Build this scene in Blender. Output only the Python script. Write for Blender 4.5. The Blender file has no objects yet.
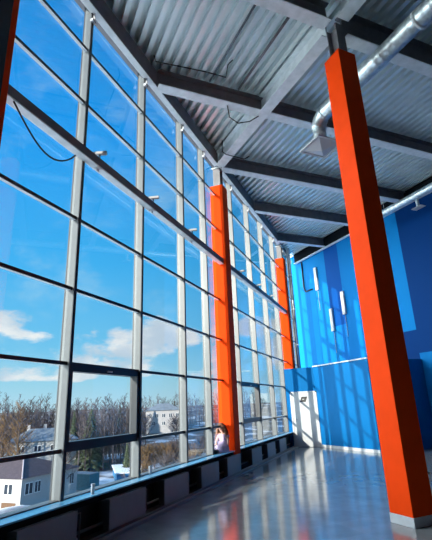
import bpy, bmesh, math, random
from mathutils import Vector, Matrix, Euler

S = bpy.context.scene
COL = S.collection
rnd = random.Random(7)

# ------------------------------------------------------------------ camera
cam = bpy.data.cameras.new('camera')
cam.sensor_fit = 'HORIZONTAL'; cam.sensor_width = 36.0
cam.lens = 424.6 / 432 * 36.0
cam.clip_end = 3000
cam_o = bpy.data.objects.new('camera', cam); COL.objects.link(cam_o)
_r = Vector((0.925978, 0.375544, -0.039145)); _u = Vector((0.149518, -0.269505, 0.951321)); _f = Vector((-0.346713, 0.886755, 0.305706))
M = Matrix.Identity(4)
for i in range(3):
    M[i][0] = _r[i]; M[i][1] = _u[i]; M[i][2] = -_f[i]
M[2][3] = 1.6
cam_o.matrix_world = M
S.camera = cam_o

# ------------------------------------------------------------------ exposure
S.view_settings.view_transform = 'Standard'; S.view_settings.look = 'None'
S.view_settings.gamma = 1.0; S.view_settings.use_curve_mapping = False
S.view_settings.exposure = 0.0

# ------------------------------------------------------------------ sky
W = bpy.data.worlds.new('sky'); S.world = W; W.use_nodes = True
nt = W.node_tree; nt.nodes.clear()
def wn(t, **k):
    n = nt.nodes.new(t)
    for a, b in k.items(): setattr(n, a, b)
    return n
tc = wn('ShaderNodeTexCoord'); sep = wn('ShaderNodeSeparateXYZ'); nt.links.new(tc.outputs['Generated'], sep.inputs[0])
ramp = wn('ShaderNodeValToRGB'); nt.links.new(sep.outputs['Z'], ramp.inputs[0])
cr = ramp.color_ramp
cr.elements[0].position = 0.0; cr.elements[0].color = (0.56, 0.80, 0.92, 1)
cr.elements[1].position = 1.0; cr.elements[1].color = (0.006, 0.20, 0.62, 1)
for p_, c_ in ((0.06, (0.38, 0.74, 0.92, 1)), (0.14, (0.19, 0.62, 0.95, 1)), (0.32, (0.065, 0.50, 1.0, 1)), (0.58, (0.010, 0.36, 0.98, 1))):
    e = cr.elements.new(p_); e.color = c_
# low cumulus bank
mp = wn('ShaderNodeMapping'); mp.inputs['Scale'].default_value = (1, 1, 2.1); mp.inputs['Location'].default_value = (0.35, 0.1, 0.0)
nt.links.new(tc.outputs['Generated'], mp.inputs[0])
nz = wn('ShaderNodeTexNoise'); nz.inputs['Scale'].default_value = 5.5; nz.inputs['Detail'].default_value = 9; nz.inputs['Roughness'].default_value = 0.55
nt.links.new(mp.outputs[0], nz.inputs['Vector'])
def math_n(op, a, b=None, clamp=False):
    n = wn('ShaderNodeMath', operation=op, use_clamp=clamp)
    for i, v in enumerate((a, b)):
        if v is None: continue
        if hasattr(v, 'links') or hasattr(v, 'is_linked'): nt.links.new(v, n.inputs[i])
        else: n.inputs[i].default_value = v
    return n.outputs[0]
def maprange(v, a, b, c, d):
    n = wn('ShaderNodeMapRange'); n.interpolation_type = 'SMOOTHSTEP'
    nt.links.new(v, n.inputs[0])
    for i, x in enumerate((a, b, c, d)): n.inputs[i + 1].default_value = x
    return n.outputs[0]
band_lo = maprange(sep.outputs['Z'], 0.035, 0.075, 0, 1)
band_hi = maprange(sep.outputs['Z'], 0.15, 0.30, 1, 0)
band = math_n('MULTIPLY', band_lo, band_hi)
thr = math_n('ADD', nz.outputs['Fac'], math_n('MULTIPLY', math_n('SUBTRACT', band, 1.0), 0.55))
cum = maprange(thr, 0.43, 0.53, 0, 1)
# high thin wisps
mp2 = wn('ShaderNodeMapping'); mp2.inputs['Scale'].default_value = (1.0, 2.2, 3.2); mp2.inputs['Rotation'].default_value = (0.2, 0.5, 0.6)
nt.links.new(tc.outputs['Generated'], mp2.inputs[0])
nz2 = wn('ShaderNodeTexNoise'); nz2.inputs['Scale'].default_value = 2.6; nz2.inputs['Detail'].default_value = 10; nz2.inputs['Roughness'].default_value = 0.62
nt.links.new(mp2.outputs[0], nz2.inputs['Vector'])
wis = math_n('MULTIPLY', maprange(nz2.outputs['Fac'], 0.48, 0.78, 0, 0.55), maprange(sep.outputs['Z'], 0.03, 0.12, 0, 1))
nz3 = wn('ShaderNodeTexNoise'); nz3.inputs['Scale'].default_value = 9; nz3.inputs['Detail'].default_value = 6
nt.links.new(mp.outputs[0], nz3.inputs['Vector'])
ccol = wn('ShaderNodeMixRGB'); nt.links.new(maprange(nz3.outputs['Fac'], 0.35, 0.65, 0, 1), ccol.inputs[0])
ccol.inputs[1].default_value = (0.62, 0.74, 0.86, 1); ccol.inputs[2].default_value = (1.0, 1.0, 1.0, 1)
m1 = wn('ShaderNodeMixRGB'); nt.links.new(wis, m1.inputs[0]); nt.links.new(ramp.outputs[0], m1.inputs[1]); m1.inputs[2].default_value = (0.55, 0.80, 0.93, 1)
m2 = wn('ShaderNodeMixRGB'); nt.links.new(cum, m2.inputs[0]); nt.links.new(m1.outputs[0], m2.inputs[1]); nt.links.new(ccol.outputs[0], m2.inputs[2])
# bright glow added to the unseen sky left of the viewpoint, to light the room
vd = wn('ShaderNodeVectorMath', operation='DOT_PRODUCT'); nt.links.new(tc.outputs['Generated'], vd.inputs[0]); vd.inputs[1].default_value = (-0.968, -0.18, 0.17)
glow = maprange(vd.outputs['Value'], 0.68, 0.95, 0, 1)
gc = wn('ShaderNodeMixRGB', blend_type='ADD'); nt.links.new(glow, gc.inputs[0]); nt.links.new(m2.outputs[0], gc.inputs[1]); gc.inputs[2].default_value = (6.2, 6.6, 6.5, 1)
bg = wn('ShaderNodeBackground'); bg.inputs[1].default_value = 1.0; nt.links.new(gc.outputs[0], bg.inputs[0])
ow = wn('ShaderNodeOutputWorld'); nt.links.new(bg.outputs[0], ow.inputs[0])

# ------------------------------------------------------------------ sun (low winter sun through the left glass wall)
sl = bpy.data.lights.new('sun', 'SUN'); sl.energy = 8.6; sl.angle = 0.009; sl.color = (1.0, 0.93, 0.82)
so = bpy.data.objects.new('sun', sl); COL.objects.link(so)
sdir = Vector((0.2957, 0.955, -0.266))
so.rotation_euler = sdir.to_track_quat('-Z', 'Y').to_euler()
so.location = (-20, -30, 20)

# ------------------------------------------------------------------ helpers
A_ = 0.7595124
D1 = Vector((math.sin(A_), math.cos(A_), 0)); D2 = Vector((-math.cos(A_), math.sin(A_), 0))
TH = math.pi / 2 - A_           # turn of the building grid against the glass wall
def GP(u, v, z=0.0): return D1 * u + D2 * v + Vector((0, 0, z))

class MB:
    def __init__(s): s.bm = bmesh.new()
    def box(s, x0, x1, y0, y1, z0, z1, mat=None):
        vs = [s.bm.verts.new((x, y, z)) for x in (x0, x1) for y in (y0, y1) for z in (z0, z1)]
        if mat is not None:
            for v in vs: v.co = mat @ v.co
        for f in ((0, 1, 3, 2), (4, 6, 7, 5), (0, 4, 5, 1), (2, 3, 7, 6), (0, 2, 6, 4), (1, 5, 7, 3)):
            s.bm.faces.new([vs[i] for i in f])
        return s
    def poly(s, pts, dz):
        "prism: polygon pts in xy at z0, extruded dz=(z0,z1)"
        lo = [s.bm.verts.new((p[0], p[1], dz[0])) for p in pts]; hi = [s.bm.verts.new((p[0], p[1], dz[1])) for p in pts]
        n = len(pts)
        s.bm.faces.new(lo[::-1]); s.bm.faces.new(hi)
        for i in range(n): s.bm.faces.new((lo[i], lo[(i + 1) % n], hi[(i + 1) % n], hi[i]))
        return s
    def face(s, pts):
        s.bm.faces.new([s.bm.verts.new(p) for p in pts]); return s
    def tube(s, pts, r, n=8, caps=True):
        pts = [Vector(p) for p in pts]
        rs = r if isinstance(r, (list, tuple)) else [r] * len(pts)
        rings = []; prev = None
        for i, p in enumerate(pts):
            t = (pts[min(i + 1, len(pts) - 1)] - pts[max(i - 1, 0)]).normalized()
            if prev is None:
                a = t.cross(Vector((0, 0, 1)))
                if a.length < 1e-3: a = t.cross(Vector((1, 0, 0)))
            else: a = prev - t * prev.dot(t)
            a.normalize(); prev = a; b = t.cross(a)
            rings.append([s.bm.verts.new(p + (a * math.cos(2 * math.pi * k / n) + b * math.sin(2 * math.pi * k / n)) * rs[i]) for k in range(n)])
        for i in range(len(rings) - 1):
            for k in range(n): s.bm.faces.new((rings[i][k], rings[i][(k + 1) % n], rings[i + 1][(k + 1) % n], rings[i + 1][k]))
        if caps:
            s.bm.faces.new(rings[0][::-1]); s.bm.faces.new(rings[-1])
        return s
    def ball(s, c, r, seg=12, sc=(1, 1, 1)):
        m = Matrix.Translation(c) @ Matrix.Diagonal((r * sc[0], r * sc[1], r * sc[2], 1))
        bmesh.ops.create_uvsphere(s.bm, u_segments=seg, v_segments=max(6, seg // 2), radius=1, matrix=m); return s
    def build(s, name, mat, parent=None, smooth=False, bevel=0, loc=None):
        bmesh.ops.recalc_face_normals(s.bm, faces=s.bm.faces)
        me = bpy.data.meshes.new(name); s.bm.to_mesh(me); s.bm.free()
        me.materials.append(mat)
        if smooth:
            for p in me.polygons: p.use_smooth = True
        o = bpy.data.objects.new(name, me); COL.objects.link(o)
        if parent: o.parent = parent
        if loc is not None: o.location = loc
        if bevel:
            b = o.modifiers.new('bevel', 'BEVEL'); b.width = bevel; b.segments = 2; b.limit_method = 'ANGLE'
        return o
def tag(o, label=None, cat=None, group=None, kind=None):
    if label: o['label'] = label
    if cat: o['category'] = cat
    if group: o['group'] = group
    if kind: o['kind'] = kind
    return o
def thing(name, label, cat, loc=(0, 0, 0), rz=0, group=None, kind=None):
    o = bpy.data.objects.new(name, None); o.empty_display_size = 0.2; COL.objects.link(o)
    o.location = loc; o.rotation_euler = (0, 0, rz)
    return tag(o, label, cat, group, kind)
def copy_tree(o, parent=None):
    c = o.copy(); COL.objects.link(c)
    if parent: c.parent = parent
    for ch in list(o.children): copy_tree(ch, c)
    return c

# ------------------------------------------------------------------ materials
def mat(name, col, rough=0.6, metal=0.0, spec=0.5, noise=0.0, nscale=8.0, bump=0.0, bscale=40.0):
    m = bpy.data.materials.new(name); m.use_nodes = True
    n = m.node_tree; b = n.nodes['Principled BSDF']
    b.inputs['Base Color'].default_value = (*col, 1); b.inputs['Roughness'].default_value = rough
    b.inputs['Metallic'].default_value = metal; b.inputs['Specular IOR Level'].default_value = spec
    t = n.nodes.new('ShaderNodeTexCoord')
    if noise:
        z = n.nodes.new('ShaderNodeTexNoise'); z.inputs['Scale'].default_value = nscale; z.inputs['Detail'].default_value = 6
        n.links.new(t.outputs['Object'], z.inputs['Vector'])
        r = n.nodes.new('ShaderNodeValToRGB')
        r.color_ramp.elements[0].position = 0.3; r.color_ramp.elements[1].position = 0.7
        r.color_ramp.elements[0].color = (*[c * (1 - noise) for c in col], 1)
        r.color_ramp.elements[1].color = (*[min(1, c * (1 + noise)) for c in col], 1)
        n.links.new(z.outputs['Fac'], r.inputs[0]); n.links.new(r.outputs[0], b.inputs['Base Color'])
    if bump:
        z2 = n.nodes.new('ShaderNodeTexNoise'); z2.inputs['Scale'].default_value = bscale; z2.inputs['Detail'].default_value = 4
        n.links.new(t.outputs['Object'], z2.inputs['Vector'])
        bp = n.nodes.new('ShaderNodeBump'); bp.inputs['Strength'].default_value = bump; bp.inputs['Distance'].default_value = 0.02
        n.links.new(z2.outputs['Fac'], bp.inputs['Height']); n.links.new(bp.outputs[0], b.inputs['Normal'])
    return m
ORANGE = mat('orange_paint', (0.95, 0.060, 0.001), 0.6, spec=0.06, noise=0.05, nscale=3)
SKIRT = mat('pale_skirting', (0.55, 0.57, 0.60), 0.5, noise=0.08)
STEEL = mat('grey_steel_paint', (0.86, 0.92, 0.90), 0.45, noise=0.12, nscale=5)
STEEL_D = mat('dark_and_shaded_steel', (0.19, 0.18, 0.19), 0.5, noise=0.15, nscale=5)  # on beam webs: shade put into a darker copy of the grey paint
GALV = mat('galvanised_steel', (0.55, 0.60, 0.63), 0.32, 0.85, noise=0.25, nscale=6, bump=0.15, bscale=12)
DECK = mat('corrugated_deck', (0.84, 0.92, 0.90), 0.36, 0.35, noise=0.08, nscale=1.3)
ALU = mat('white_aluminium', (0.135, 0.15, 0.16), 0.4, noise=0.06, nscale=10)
FRAME_D = mat('dark_window_frame', (0.030, 0.034, 0.042), 0.35)
SILL = mat('glossy_sill', (0.15, 0.50, 0.78), 0.22, noise=0.06)
KNEE = mat('dark_knee_wall', (0.022, 0.038, 0.056), 0.6, noise=0.2)
PIPE_D = mat('dark_pipe_paint', (0.17, 0.20, 0.22), 0.4)
RAD = mat('radiator_enamel', (0.30, 0.35, 0.38), 0.45, noise=0.04)
RAD_D = mat('radiator_side', (0.10, 0.12, 0.14), 0.5)
WHITE = mat('white_paint', (0.54, 0.55, 0.56), 0.4, noise=0.03)
PLASTIC = mat('white_plastic', (0.78, 0.79, 0.80), 0.35)
BLACK = mat('black_rubber', (0.012, 0.012, 0.014), 0.5)
MATT = mat('matt_black_paint', (0.010, 0.013, 0.017), 0.9, spec=0.05)
WALLG = mat('plain_grey_wall', (0.06, 0.065, 0.075), 0.7, noise=0.05)
BLUE = mat('blue_wall_paint', (0.001, 0.135, 0.37), 0.6, spec=0.08, noise=0.05, nscale=2)
NAVY = mat('navy_wall_paint', (0.006, 0.055, 0.22), 0.45, noise=0.05, nscale=2)
DUCT = mat('spiral_duct_zinc', (0.68, 0.76, 0.78), 0.36, 0.7, noise=0.3, nscale=9, bump=0.1, bscale=9)

def glass_mat():
    m = bpy.data.materials.new('window_glass'); m.use_nodes = True
    n = m.node_tree; n.nodes.clear()
    t = n.nodes.new('ShaderNodeBsdfTransparent'); t.inputs[0].default_value = (0.96, 0.985, 0.985, 1)
    g = n.nodes.new('ShaderNodeBsdfGlossy'); g.inputs['Roughness'].default_value = 0.0
    lw = n.nodes.new('ShaderNodeLayerWeight'); lw.inputs[0].default_value = 0.5
    pw = n.nodes.new('ShaderNodeMath'); pw.operation = 'POWER'; n.links.new(lw.outputs['Facing'], pw.inputs[0]); pw.inputs[1].default_value = 4.0
    fr = n.nodes.new('ShaderNodeMath'); fr.operation = 'MULTIPLY_ADD'; n.links.new(pw.outputs[0], fr.inputs[0]); fr.inputs[1].default_value = 0.78; fr.inputs[2].default_value = 0.035
    mx = n.nodes.new('ShaderNodeMixShader'); o = n.nodes.new('ShaderNodeOutputMaterial')
    n.links.new(fr.outputs[0], mx.inputs[0]); n.links.new(t.outputs[0], mx.inputs[1]); n.links.new(g.outputs[0], mx.inputs[2])
    n.links.new(mx.outputs[0], o.inputs[0]); return m
GLASS = glass_mat()

def floor_mat():
    m = bpy.data.materials.new('polished_floor_tiles'); m.use_nodes = True
    n = m.node_tree; b = n.nodes['Principled BSDF']
    t = n.nodes.new('ShaderNodeTexCoord'); mp = n.nodes.new('ShaderNodeMapping'); mp.inputs['Rotation'].default_value = (0, 0, -TH)
    br = n.nodes.new('ShaderNodeTexBrick'); br.offset = 0.0; br.squash = 1.0
    br.inputs['Scale'].default_value = 1.0; br.inputs['Brick Width'].default_value = 0.6; br.inputs['Row Height'].default_value = 0.6
    br.inputs['Mortar Size'].default_value = 0.004; br.inputs['Mortar Smooth'].default_value = 0.0
    br.inputs['Color1'].default_value = (0.34, 0.36, 0.355, 1); br.inputs['Color2'].default_value = (0.38, 0.395, 0.39, 1)
    br.inputs['Mortar'].default_value = (0.40, 0.42, 0.43, 1)
    n.links.new(t.outputs['Object'], mp.inputs[0]); n.links.new(mp.outputs[0], br.inputs['Vector'])
    z = n.nodes.new('ShaderNodeTexNoise'); z.inputs['Scale'].default_value = 3.0; z.inputs['Detail'].default_value = 8
    n.links.new(t.outputs['Object'], z.inputs['Vector'])
    mx = n.nodes.new('ShaderNodeMixRGB'); mx.blend_type = 'MULTIPLY'; mx.inputs[0].default_value = 0.5
    n.links.new(br.outputs['Color'], mx.inputs[1]); n.links.new(z.outputs['Fac'], mx.inputs[2])
    n.links.new(mx.outputs[0], b.inputs['Base Color'])
    b.inputs['Roughness'].default_value = 0.13; b.inputs['Specular IOR Level'].default_value = 0.9
    bp = n.nodes.new('ShaderNodeBump'); bp.inputs['Strength'].default_value = 0.02
    z2 = n.nodes.new('ShaderNodeTexNoise'); z2.inputs['Scale'].default_value = 2.2
    n.links.new(t.outputs['Object'], z2.inputs['Vector']); n.links.new(z2.outputs['Fac'], bp.inputs['Height']); n.links.new(bp.outputs[0], b.inputs['Normal'])
    return m
FLOOR = floor_mat()

def striped_blue():
    "upper wall: painted upright bands; object coords: y = v along the wall, z = height"
    m = bpy.data.materials.new('blue_striped_wall'); m.use_nodes = True
    n = m.node_tree; b = n.nodes['Principled BSDF']; b.inputs['Roughness'].default_value = 0.6; b.inputs['Specular IOR Level'].default_value = 0.05
    t = n.nodes.new('ShaderNodeTexCoord'); s = n.nodes.new('ShaderNodeSeparateXYZ'); n.links.new(t.outputs['Object'], s.inputs[0])
    def cmp(sock, op, val):
        k = n.nodes.new('ShaderNodeMath'); k.operation = op; n.links.new(sock, k.inputs[0]); k.inputs[1].default_value = val; return k.outputs[0]
    def mul(a, c):
        k = n.nodes.new('ShaderNodeMath'); k.operation = 'MULTIPLY'; n.links.new(a, k.inputs[0]); n.links.new(c, k.inputs[1]); return k.outputs[0]
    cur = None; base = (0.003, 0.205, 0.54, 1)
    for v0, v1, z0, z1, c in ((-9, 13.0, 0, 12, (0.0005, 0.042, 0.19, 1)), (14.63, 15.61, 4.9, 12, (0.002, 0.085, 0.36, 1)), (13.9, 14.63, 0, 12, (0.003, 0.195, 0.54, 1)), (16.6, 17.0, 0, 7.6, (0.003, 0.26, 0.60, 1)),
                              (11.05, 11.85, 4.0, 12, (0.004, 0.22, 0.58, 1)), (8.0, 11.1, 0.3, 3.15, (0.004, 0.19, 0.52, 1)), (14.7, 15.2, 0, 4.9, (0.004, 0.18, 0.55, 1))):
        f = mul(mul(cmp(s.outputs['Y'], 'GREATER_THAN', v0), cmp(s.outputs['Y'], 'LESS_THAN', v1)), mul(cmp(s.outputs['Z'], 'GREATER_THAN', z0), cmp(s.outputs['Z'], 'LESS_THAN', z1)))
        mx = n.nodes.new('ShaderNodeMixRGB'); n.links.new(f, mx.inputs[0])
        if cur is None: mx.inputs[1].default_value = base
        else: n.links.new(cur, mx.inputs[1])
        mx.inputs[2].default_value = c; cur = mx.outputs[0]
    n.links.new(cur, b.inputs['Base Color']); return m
STRIPES = striped_blue()

# ------------------------------------------------------------------ room shell
XL = -4.15                       # inner face of the knee wall
XG = -4.20                       # glass plane
HB = 8.46                        # underside of the roof edge at y = 4
def roof_z(u): return 8.56 + 0.027 * (u - 4)       # underside of roof beams
UW, UP, VP = 13.2, 10.63, 11.05  # far wall, front of the blue room, its corner

def xy(u, v): p = GP(u, v); return (p.x, p.y)
vA = (0.6886 * UW - 8.1) / 0.7252
vB = (0.6886 * UW + 4.3) / 0.7252
fl = [(-4.3, -4.1), (8.1, -4.1), xy(UW, vA), xy(UW, vB)]
tag(MB().poly(fl, (-0.25, 0)).build('floor', FLOOR), 'dark polished tiled floor reflecting the windows and blue walls', 'floor', kind='structure')

# corrugated deck (the ceiling)
def deck():
    mb = MB(); per = 0.22; u = -6.9; prof = []
    while u < UW + 0.2:
        prof += [(u, 0.0), (u + 0.10, 0.0), (u + 0.085, 0.16), (u + 0.235, 0.16)]; u += per
    lo = []; hi = []
    for (u, h) in prof:
        z = roof_z(u) + 0.44 + h
        v1 = min((0.68857 * u + 4.25) / 0.72517, 22)
        v0 = max((0.68857 * u - 8.05) / 0.72517, (-4.05 - 0.72517 * u) / 0.68857)
        a = mb.bm.verts.new(GP(u, v1, z)); b = mb.bm.verts.new(GP(u, v0, z)); a2 = mb.bm.verts.new(GP(u, v1, z + 0.25)); b2 = mb.bm.verts.new(GP(u, v0, z + 0.25))
        lo.append((a, b)); hi.append((a2, b2))
    for i in range(len(lo) - 1):
        mb.bm.faces.new((lo[i][0], lo[i + 1][0], lo[i + 1][1], lo[i][1])); mb.bm.faces.new((hi[i][0], hi[i][1], hi[i + 1][1], hi[i + 1][0]))
        for k in (0, 1): mb.bm.faces.new((lo[i][k], hi[i][k], hi[i + 1][k], lo[i + 1][k]))
    mb.bm.faces.new((lo[0][0], lo[0][1], hi[0][1], hi[0][0])); mb.bm.faces.new((lo[-1][0], hi[-1][0], hi[-1][1], lo[-1][1]))
    return mb
tag(deck().build('ceiling', DECK), 'corrugated galvanised steel roof deck seen from below', 'ceiling', kind='structure')

tag(MB().box(-4.3, XL, 2.7, 21.5, 0.0, 0.49).build('wall_left', KNEE), 'dark low wall under the tall glazing behind the radiators', 'wall', kind='structure')
tag(MB().box(-4.6, -3.80, -4.1, 2.66, 0.0, 8.9).box(-3.95, -3.78, 2.66, 2.93, 0.0, 8.9).build('wall_side', KNEE), 'solid grey wall before the glazing starts', 'wall', kind='structure')
tag(MB().box(-4.6, 8.2, -4.3, -4.1, 0.0, 9.2).build('wall_back', WALLG), 'plain grey wall behind the viewpoint', 'wall', kind='structure')
tag(MB().box(8.1, 8.3, -4.1, 11.5, 0.0, 9.4).build('wall_right', WALLG), 'plain grey wall on the right beyond the frame', 'wall', kind='structure')
# fascia above the glass, closing the edge between beam and deck
def fascia():
    mb = MB(); pts = [(3.0, HB + 0.24), (21.5, HB + 0.24 + 0.0185 * 17.5), (21.5, 9.75), (3.0, 9.2)]
    a = [mb.bm.verts.new((-4.33, y, z)) for y, z in pts]; b = [mb.bm.verts.new((-4.16, y, z)) for y, z in pts]
    mb.bm.faces.new(a); mb.bm.faces.new(b[::-1])
    for i in range(4): mb.bm.faces.new((a[i], a[(i + 1) % 4], b[(i + 1) % 4], b[i]))
    return mb
tag(fascia().build('trim_1', STEEL_D), 'dark fascia closing the roof edge above the glazing', 'trim', kind='structure')
# far wall (painted stripes), in grid frame
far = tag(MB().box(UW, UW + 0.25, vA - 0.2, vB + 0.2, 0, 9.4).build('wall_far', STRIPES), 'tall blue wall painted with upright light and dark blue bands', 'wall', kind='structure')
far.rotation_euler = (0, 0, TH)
o = tag(MB().box(UW - 0.03, UW, vA, VP - 0.02, 0, 0.22).build('baseboard_far', FRAME_D, bevel=0.005), 'dark baseboard of the far blue wall', 'baseboard', kind='structure'); o.rotation_euler = (0, 0, TH)

# the low blue room in the corner: one mesh, front face turned to the grid, left part square to the glazing
cP = GP(UP, 14.03)
YD = 17.38
pc = GP(UP, VP); pe = GP(UW - 0.01, VP)
foot = [(-4.02, YD), (cP.x, YD), (pc.x, pc.y), (pe.x, pe.y), (GP(UW - 0.01, vB - 1.0).x, GP(UW - 0.01, vB - 1.0).y), (-4.02, 20.4)]
tag(MB().poly(foot, (0, 2.93)).build('wall_front', BLUE), 'low blue partition wall of the corner room with the white door', 'wall', kind='structure')
mb = MB()   # white coping along the top of the front face
o = MB().box(UP - 0.03, UP + 0.06, VP, 14.03, 2.93, 2.97).build('trim_2', WHITE); o.rotation_euler = (0, 0, TH)
tag(o, 'thin white coping along the top of the blue partition', 'trim', kind='structure')
o = MB().box(UP - 0.02, UP, VP, 14.0, 0, 0.09).build('baseboard_front', WHITE); o.rotation_euler = (0, 0, TH)
tag(o, 'white baseboard along the foot of the blue partition', 'baseboard', kind='structure')
# floor kerb that covers the heating pipes
tag(MB().box(-3.80, -3.72, 3.0, YD, 0, 0.045).build('baseboard_left', PIPE_D, bevel=0.008), 'dark floor kerb running along the radiators', 'baseboard', kind='structure')

# ------------------------------------------------------------------ door
d = thing('door_1', 'white door with a small black sign in the blue partition', 'door', (-3.34, YD, 0), 0, kind='structure')
MB().box(-0.47, 0.47, -0.045, -0.005, 0.01, 1.98).build('door_leaf', WHITE, d, bevel=0.004)
f = MB(); f.box(-0.52, -0.47, -0.06, -0.001, 0, 2.03); f.box(0.47, 0.52, -0.06, -0.001, 0, 2.03); f.box(-0.52, 0.52, -0.06, -0.001, 1.98, 2.03)
f.build('door_frame', WHITE, d)
h = MB().box(-0.41, -0.37, -0.06, -0.045, 0.93, 1.13).build('handle_plate', STEEL, d)
MB().tube([(-0.39, -0.055, 1.05), (-0.39, -0.10, 1.05), (-0.27, -0.10, 1.05)], 0.011).build('handle', STEEL, h, smooth=True)
sg = MB().box(-0.17, 0.17, -0.052, -0.046, 1.62, 1.84).build('door_sign', WHITE, d)
m_ = MB()
m_.face([(-0.15, -0.054, 1.63), (0.08, -0.054, 1.63), (0.16, -0.054, 1.83), (-0.07, -0.054, 1.83)])
r_ = bmesh.ops.extrude_face_region(m_.bm, geom=m_.bm.faces[:])
for v in r_['geom']:
    if isinstance(v, bmesh.types.BMVert): v.co.y += 0.003
m_.build('sign_symbol', BLACK, sg)
m_ = MB(); m_.face([(-0.045, -0.0545, 1.72), (0.02, -0.0545, 1.72), (0.03, -0.0545, 1.745), (-0.035, -0.0545, 1.745)])
r_ = bmesh.ops.extrude_face_region(m_.bm, geom=m_.bm.faces[:])
for v in r_['geom']:
    if isinstance(v, bmesh.types.BMVert): v.co.y += 0.002
m_.build('sign_window', WHITE, sg)

# ------------------------------------------------------------------ glazing: one window per bay
MUL = [3.09, 4.75, 6.56, 8.37, 9.72, 12.0, 13.82, 15.65, 17.46, 19.27, 21.1]
TR = [1.13, 2.24, 3.30, 4.41, 5.52, 6.54, 7.64]
def head_z(y): return HB + 0.0185 * (y - 4) + 0.25
OPEN = {1, 5}
for i in range(len(MUL) - 1):
    y0, y1 = MUL[i], MUL[i + 1]
    w = thing('window_%d' % (i + 1), '%s glazing bay of the window wall counted from the left' % ('first second third fourth fifth sixth seventh eighth ninth tenth'.split()[i]), 'window', (XG, y0, 0.55), 0, kind='structure')
    L = y1 - y0
    hz = head_z(y0) - 0.55
    # mullion at the far end of the bay, its backlit room face put in as a dark strip
    MB().box(0.0, 0.14, L - 0.025, L + 0.025, -0.04, head_z(y1) - 0.55).build('mullion', ALU, w)
    MB().box(0.14, 0.155, L - 0.03, L + 0.03, -0.04, head_z(y1) - 0.55).build('mullion_shade', FRAME_D, w)
    MB().box(-0.02, 0.0, L - 0.03, L + 0.03, -0.04, head_z(y1) - 0.55).build('outer_cap', FRAME_D, w)
    rows = [0.0] + [t - 0.55 for t in TR] + [hz]
    for t in TR:
        z = t - 0.55
        MB().box(0.045, 0.105, 0.025, L - 0.025, z - 0.022, z + 0.022).build('transom', STEEL, w)
        MB().box(0.105, 0.113, 0.025, L - 0.025, z - 0.025, z + 0.025).build('transom_shade', FRAME_D, w)  # dark strip puts the shade of the backlit transom front into colour
    MB().box(-0.02, 0.12, 0.025, L - 0.025, -0.03, 0.012).build('bottom_rail', ALU, w)
    for k in range(len(rows) - 1):
        z0, z1 = rows[k], rows[k + 1]
        if i in OPEN and k == 1:
            s = MB(); q = 0.075
            s.box(0.0, 0.14, 0.025, L - 0.025, z1 - q - 0.025, z1 - 0.025); s.box(0.0, 0.14, 0.025, L - 0.025, z0 + 0.025, z0 + 0.025 + q)
            s.box(0.0, 0.14, 0.025, 0.025 + 0.05, z0 + 0.025, z1 - 0.025); s.box(0.0, 0.14, L - 0.025 - q, L - 0.025, z0 + 0.025, z1 - 0.025)
            sash = s.build('sash', FRAME_D, w)
            MB().box(0.14, 0.16, L / 2 - 0.06, L / 2 + 0.06, z1 - 0.075, z1 - 0.055).build('sash_handle', PLASTIC, sash)
            MB().box(0.03, 0.038, 0.07, L - 0.10, z0 + 0.10, z1 - 0.10).build('glass_pane', GLASS, sash)
        else:
            MB().box(0.040, 0.046, 0.0, L, z0, z1).build('glass_pane', GLASS, w)
    # bracket that ties the mullion to the roof edge
    b = MB(); b.box(0.14, 0.20, L - 0.05, L + 0.05, head_z(y1) - 0.55 - 0.47, head_z(y1) - 0.55 - 0.41); b.box(0.14, 0.20, L + 0.0, L + 0.012, head_z(y1) - 0.55 - 0.41, head_z(y1) - 0.55 - 0.24)
    b.build('mullion_bracket', SKIRT, w)

# ------------------------------------------------------------------ window sills between the columns
COLY = [(2.68, 3.08), (10.65, 11.05), (18.5, 18.9)]
spans = [(3.10, 10.63), (11.07, YD - 0.01)]
for (a, b), lab in zip(spans, ('long glossy blue-grey window sill left of the middle orange column', 'glossy blue-grey window sill beyond the middle orange column')):
    t = thing('window_sill', lab, 'window sill', (-4.0, a, 0.5), 0)
    MB().box(-0.13, 0.15, 0, b - a, 0.03, 0.05).build('sill_board', SILL, t, bevel=0.004)
    MB().box(0.085, 0.115, 0.0, b - a, -0.045, 0.03).build('sill_apron', MATT, t)
# outside ledge with the drift of snow
tag(MB().box(-4.62, -4.31, 3.0, 21.4, 0.30, 0.38).build('trim_3', STEEL_D), 'metal ledge outside below the glazing', 'trim', kind='structure')
SNOW = mat('snow', (0.86, 0.88, 0.92), 0.7, noise=0.04, nscale=3, bump=0.4, bscale=3)
mb = MB(); pts = [(-4.45, 3.70 + 0.12 * k, 0.44) for k in range(10)]
mb.tube(pts, [0.03, 0.08, 0.11, 0.12, 0.125, 0.12, 0.11, 0.10, 0.07, 0.02], 10)
tag(mb.build('snow_drift', SNOW, smooth=True), 'strip of white snow lying on the outer ledge at the lower left', 'snow', kind='stuff')

# ------------------------------------------------------------------ columns
def wall_column(y0, y1, lab, ztop):
    xc, yc = -4.05 + 0.0, (y0 + y1) / 2
    c = thing('column', lab, 'column', (-4.055, yc, 0), 0)
    hh = (y1 - y0) / 2
    MB().box(-0.20, 0.205, -hh, hh, 0.455, ztop).build('cladding', ORANGE, c, bevel=0.012)
    MB().box(-0.09, 0.085, -hh + 0.06, hh - 0.06, 0.0, 0.455).build('pedestal', KNEE, c)
    s = MB(); s.box(-0.11, 0.11, -0.12, -0.10, ztop, ztop + 0.62); s.box(-0.11, 0.11, 0.10, 0.12, ztop, ztop + 0.62); s.box(-0.012, 0.012, -0.10, 0.10, ztop, ztop + 0.62)
    s.build('steel_core', STEEL_D, c)
    MB().box(-0.14, 0.14, -0.16, 0.16, ztop + 0.62, ztop + 0.64).build('cap_plate', STEEL, c)
    return c
wall_column(*COLY[0], 'dark orange column at the left edge of the window wall', 7.86)
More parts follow.
